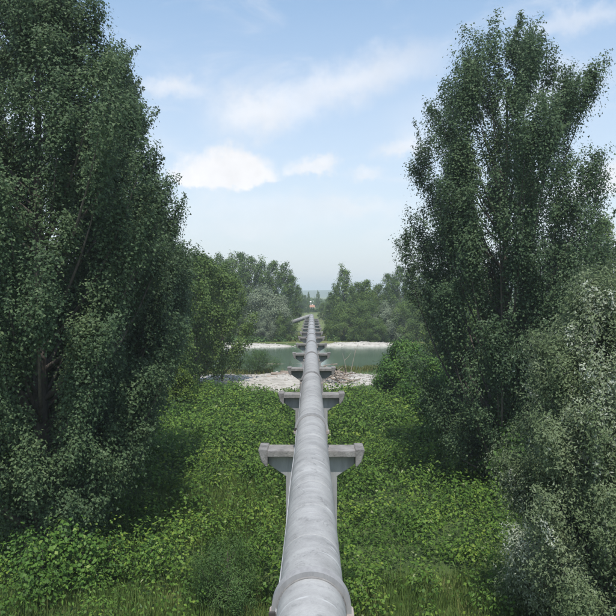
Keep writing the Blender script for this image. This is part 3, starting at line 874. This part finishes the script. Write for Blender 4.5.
# dead stalks standing out of the brambles
n = 380
gy = np.sqrt(r.uniform(22.5 ** 2, 62 ** 2, n))
gx = r.uniform(-1, 1, n) * (.46 * gy)
kp = (wave(gx, gy, 7, 31) > .18) & (np.abs(gx) > 1.2)
gx, gy = gx[kp], gy[kp]
blades('dead_stalks', 'grass', gx, gy, land_z(gx, gy), r.uniform(.9, 1.6, len(gx)), r.uniform(.018, .03, len(gx)), r.normal(.78, .1, len(gx)), 'scattered straw-coloured dead stalks among the brambles', 'stalks', 6)
# thin grass in the open patch
n = 9000
gy = r.normal(36, 2.6, n)
gx = r.normal(-5, 2.2, n)
blades('patch_grass', 'grass', gx, gy, land_z(gx, gy), r.uniform(.5, 1.25, n), r.uniform(.015, .035, n), r.normal(.3, .15, n), 'soft grass in the open patch left of the near pier', 'grass', 2)
# grass on the near shore
n = 16000
gx = r.uniform(-36, 30, n)
gy = near_edge(gx) - 3.2 + r.normal(0, 1.5, n) + 2 * wave(gx, gx * 0, 8, 15)
dens = np.where((gx > -6) & (gx < 3.5), .04, 1.0) * np.clip(.6 + .6 * wave(gx, gy, 5, 16), .05, 1)
kp = r.random(n) < dens
gx, gy = gx[kp], gy[kp]
blades('shore_grass', 'drygrass', gx, gy, np.maximum(land_z(gx, gy), -.4) + .15, r.uniform(.25, .7, len(gx)), r.uniform(.05, .11, len(gx)), r.normal(.35, .2, len(gx)), 'yellow-green grass fringe on the near river shore', 'grass', 3)
# scrub and tall grass on the far bank
n = 15000
gx = r.uniform(-75, 75, n)
gy = far_edge(gx) + 9 + np.abs(r.normal(0, 14, n))
hh = r.uniform(.5, 1.6, n) * (1 + .5 * wave(gx, gy, 9, 17))
blades('bank_grass', 'drygrass', gx, gy, land_z(gx, gy), hh, r.uniform(.12, .28, n), r.normal(.28, .2, n) + .25 * wave(gx, gy, 16, 18), 'tall yellow-green grass on the far bank', 'grass', 4)
def far_scrub():
    r = np.random.default_rng(91)
    n = 700
    x = r.uniform(-80, 80, n)
    y = far_edge(x) + 8.5 + np.abs(r.normal(0, 5, n))
    keep = (np.abs(x + 1) > 5) | (r.random(n) < .15)
    x, y = x[keep], y[keep]
    n = len(x)
    rad = r.uniform(.8, 2.0, n)
    idx = np.repeat(np.arange(n), 34)
    nr = unit(r.normal(0, 1, (len(idx), 3)))
    nr[:, 2] = np.abs(nr[:, 2])
    P = np.stack([x[idx], y[idx], .2 + 0 * x[idx]], -1) + nr * rad[idx][:, None] * np.array([1, 1, .9]) * r.uniform(.7, 1.1, (len(idx), 1))
    L = r.uniform(.38, .7, len(idx))
    me = leaf_mesh('bank_scrub', P, nr + r.normal(0, .6, nr.shape), nr + np.array([0, 0, .6]), L, L * .7, r.normal(.45, .2, len(idx)) + .25 * wave(x, y, 12, 19)[idx])
    link('bank_scrub', me, 'feather', kind='stuff', label='low green scrub along the foot of the far bank trees', category='scrub')
far_scrub()

# a far-off wood that closes the plain on both sides
def far_wood():
    r = np.random.default_rng(93)
    n = 420
    d = r.uniform(215, 900, n)
    x = r.uniform(-1, 1, n) * (.55 * d + 20)
    keep = (np.abs(x - .003 * d) > 8 + .012 * d)
    keep |= d > 640
    x, d = x[keep], d[keep]
    n = len(x)
    H = r.uniform(9, 17, n)
    H = np.where(np.abs(x) < .035 * d, H * .62, H)
    m = 150                                   # hedges and low trees in the open middle
    d2 = r.uniform(500, 900, m)
    x = np.concatenate([x, r.uniform(-.055, .055, m) * d2, r.uniform(-9, 9, 40)])
    d = np.concatenate([d, d2, r.uniform(425, 445, 40)])
    H = np.concatenate([H, r.uniform(4.5, 8.5, m), r.uniform(1.2, 2.4, 40)])
    n = len(x)
    idx = np.repeat(np.arange(n), 95)
    nr = unit(r.normal(0, 1, (len(idx), 3)))
    P = np.stack([x[idx], d[idx], H[idx] * .55], -1) + nr * np.stack([H[idx] * .3, H[idx] * .3, H[idx] * .48], -1) * r.uniform(.6, 1.1, (len(idx), 1))
    L = r.uniform(1.0, 1.9, len(idx))
    me = leaf_mesh('far_wood', P, r.normal(0, 1, nr.shape), nr + np.array([0, 0, .6]), L, L * .8, r.normal(.42, .18, len(idx)) + r.normal(0, .12, n)[idx])
    link('far_wood', me, 'poplar_far', kind='stuff', label='hazy wood closing the plain beyond the river', category='wood')
far_wood()

# ------------------------------------------------------------------ small things by the water
r = np.random.default_rng(101)
def log_path(L, rad, bend=.1, n=7):
    s = np.linspace(0, 1, n)
    a, b = r.normal(0, bend, 2)
    pts = np.stack([s * L - L / 2, a * L * np.sin(s * 3), b * L * .5 * np.sin(s * 2.6)], -1)
    return pts, rad * (1 - .55 * s) * (1 + .08 * r.standard_normal(n))
dp = thing('driftwood_heap', 'heap of grey-brown driftwood lodged against the pier on the gravel', 'driftwood', (3.0, 88.5, .25))
for k in range(44):
    L = r.uniform(1.2, 3.6)
    ang, tl_ = r.uniform(0, math.pi), r.normal(0, .28)
    pos = np.array([r.normal(0, 1.25), r.normal(0, 1.5), .15 + abs(r.normal(0, .42))])
    pos[2] += max(0, .75 - .3 * abs(pos[0]))
    main = log_path(L, r.uniform(.05, .15))
    pths = [main]
    for _ in range(2):      # broken side branches
        b0 = main[0][r.integers(2, 6)]
        v = r.normal(0, .35, 3)
        pths.append((np.stack([b0, b0 + v * .6, b0 + v * 1.2]), np.array([.035, .025, .01])))
    o = link('branch', tubes('driftwood_branch', pths, 6), 'wood', dp, tuple(pos))
    o.rotation_euler = (r.normal(0, .3), tl_, ang)
for k, (x, y, z, L, rad, rz, lab) in enumerate([
        (-3.2, 96.5, .38, 5.5, .22, .12, 'thick pale driftwood log lying left of the pier on the gravel edge'), (-2.4, 99.0, .30, 4.6, .17, -.1, 'pale driftwood log nearest the water left of the pipe'),
        (-4.6, 93.0, .42, 3.6, .14, .3, 'short driftwood log on the pale gravel left of the pipe'), (-4.8, 118, -.46, 6.5, .16, .05, 'half-sunk bare log in the river left of the pipe')]):
    main = log_path(L, rad, .05, 9)
    pths = [main]
    for _ in range(3):
        b0 = main[0][r.integers(3, 8)]
        v = np.array([r.normal(.3, .3), r.normal(0, .4), abs(r.normal(.2, .2))])
        pths.append((np.stack([b0, b0 + v * .6, b0 + v * 1.3]), np.array([.06, .04, .012])))
    o = link('driftwood_log', tubes('driftwood_log', pths, 8), 'wood', None, (x, y, z))
    o.rotation_euler = (0, 0, rz)
    o['label'], o['category'], o['group'] = lab, 'log', 'driftwood logs by the water'
for k, (px, d, L, lean, lab) in enumerate([(350, 96, 4.6, .28, 'longer bleached dead branch leaning up on the near shore right of the pipe'), (347, 97, 3.0, -.22, 'shorter bleached dead branch beside the longer leaning one')]):
    pts = np.array([[0, 0, -.2], [lean * L * .3, 0, L * .35], [lean * L * .55, .1, L * .66], [lean * L * 1.0, .1, L]])
    side = np.array([pts[2], pts[2] + [.35 - lean, 0, .5], pts[2] + [.5 - 2 * lean, 0, 1.1]])
    x, y, _ = pix(px, 0, d)
    o = link('dead_branch', tubes('dead_branch', [(pts, np.array([.055, .045, .03, .012])), (side, np.array([.04, .03, .01]))], 6), 'wood', None, (x, y, .25))
    o['label'], o['category'], o['group'] = lab, 'branch', 'dead branches on the near shore'

# ------------------------------------------------------------------ far houses in the gap
def house(px, d, w, dep, hw, hr, lab, roof_mat, rz):
    x, y, _ = pix(px, 0, d)
    t = thing('house', lab, 'house', (x, y, 0), rz=rz)
    link('wall', bm_mesh('house_wall', lambda bm: prism(bm, [(-w / 2, 0), (w / 2, 0), (w / 2, hw), (-w / 2, hw)], -dep / 2, dep / 2)), 'plaster', t)
    def roof(bm):
        a = [bm.verts.new(v) for v in ((-w / 2 - .5, -dep / 2 - .5, hw), (w / 2 + .5, -dep / 2 - .5, hw), (w / 2 + .5, dep / 2 + .5, hw), (-w / 2 - .5, dep / 2 + .5, hw))]
        b = [bm.verts.new(v) for v in ((-w / 2 - .5, 0, hw + hr), (w / 2 + .5, 0, hw + hr))]
        for f in ((a[0], a[1], b[1], b[0]), (a[2], a[3], b[0], b[1]), (a[0], b[0], a[3]), (a[1], a[2], b[1]), (a[3], a[2], a[1], a[0])):
            bm.faces.new(f)
    rf = link('roof', bm_mesh('house_roof', roof), roof_mat, t)
    link('chimney', bm_mesh('chimney', lambda bm: box(bm, w * .2, w * .2 + .7, .6, 1.3, hw + hr * .4, hw + hr + .8)), 'plaster', rf)
    for k in (-1, 0, 1):
        wdw = link('window', bm_mesh('window_frame', lambda bm: box(bm, k * w * .3 - .55, k * w * .3 + .55, -dep / 2 - .06, -dep / 2 + .05, hw * .45, hw * .45 + 1.4)), 'plaster', t)
        link('pane', bm_mesh('window_pane', lambda bm: box(bm, k * w * .3 - .45, k * w * .3 + .45, -dep / 2 - .075, -dep / 2 - .063, hw * .45 + .1, hw * .45 + 1.3)), 'pane', wdw)
house(311.0, 470, 4.2, 6, 2.6, 1.6, 'small far house with an orange tiled roof in the gap beyond the pipe', 'tile', .1)
house(311.8, 640, 4.0, 6, 4.2, 1.0, 'farther pale house showing above the orange roof', 'plaster', -.15)

# ------------------------------------------------------------------ haze
hm = bpy.data.materials.new('haze_air')
hm.use_nodes = True
ht = hm.node_tree
ht.nodes.clear()
ho = nd(ht, 'ShaderNodeOutputMaterial')
pv = nd(ht, 'ShaderNodeVolumePrincipled')
pv.inputs['Color'].default_value = (.86, .92, 1.0, 1)
pv.inputs['Density'].default_value = .0004
pv.inputs['Anisotropy'].default_value = .2
ht.links.new(pv.outputs[0], ho.inputs['Volume'])
HAZE = True
if HAZE:
    hb = bm_mesh('haze', lambda bm: box(bm, -6500, 6500, -400, 8500, -6, 90))
    hb.materials.append(hm)
    ho_ = link('haze', hb, None, None, None, kind='stuff', label='thin summer haze over the river plain', category='haze')
    ho_.display_type = 'WIRE'
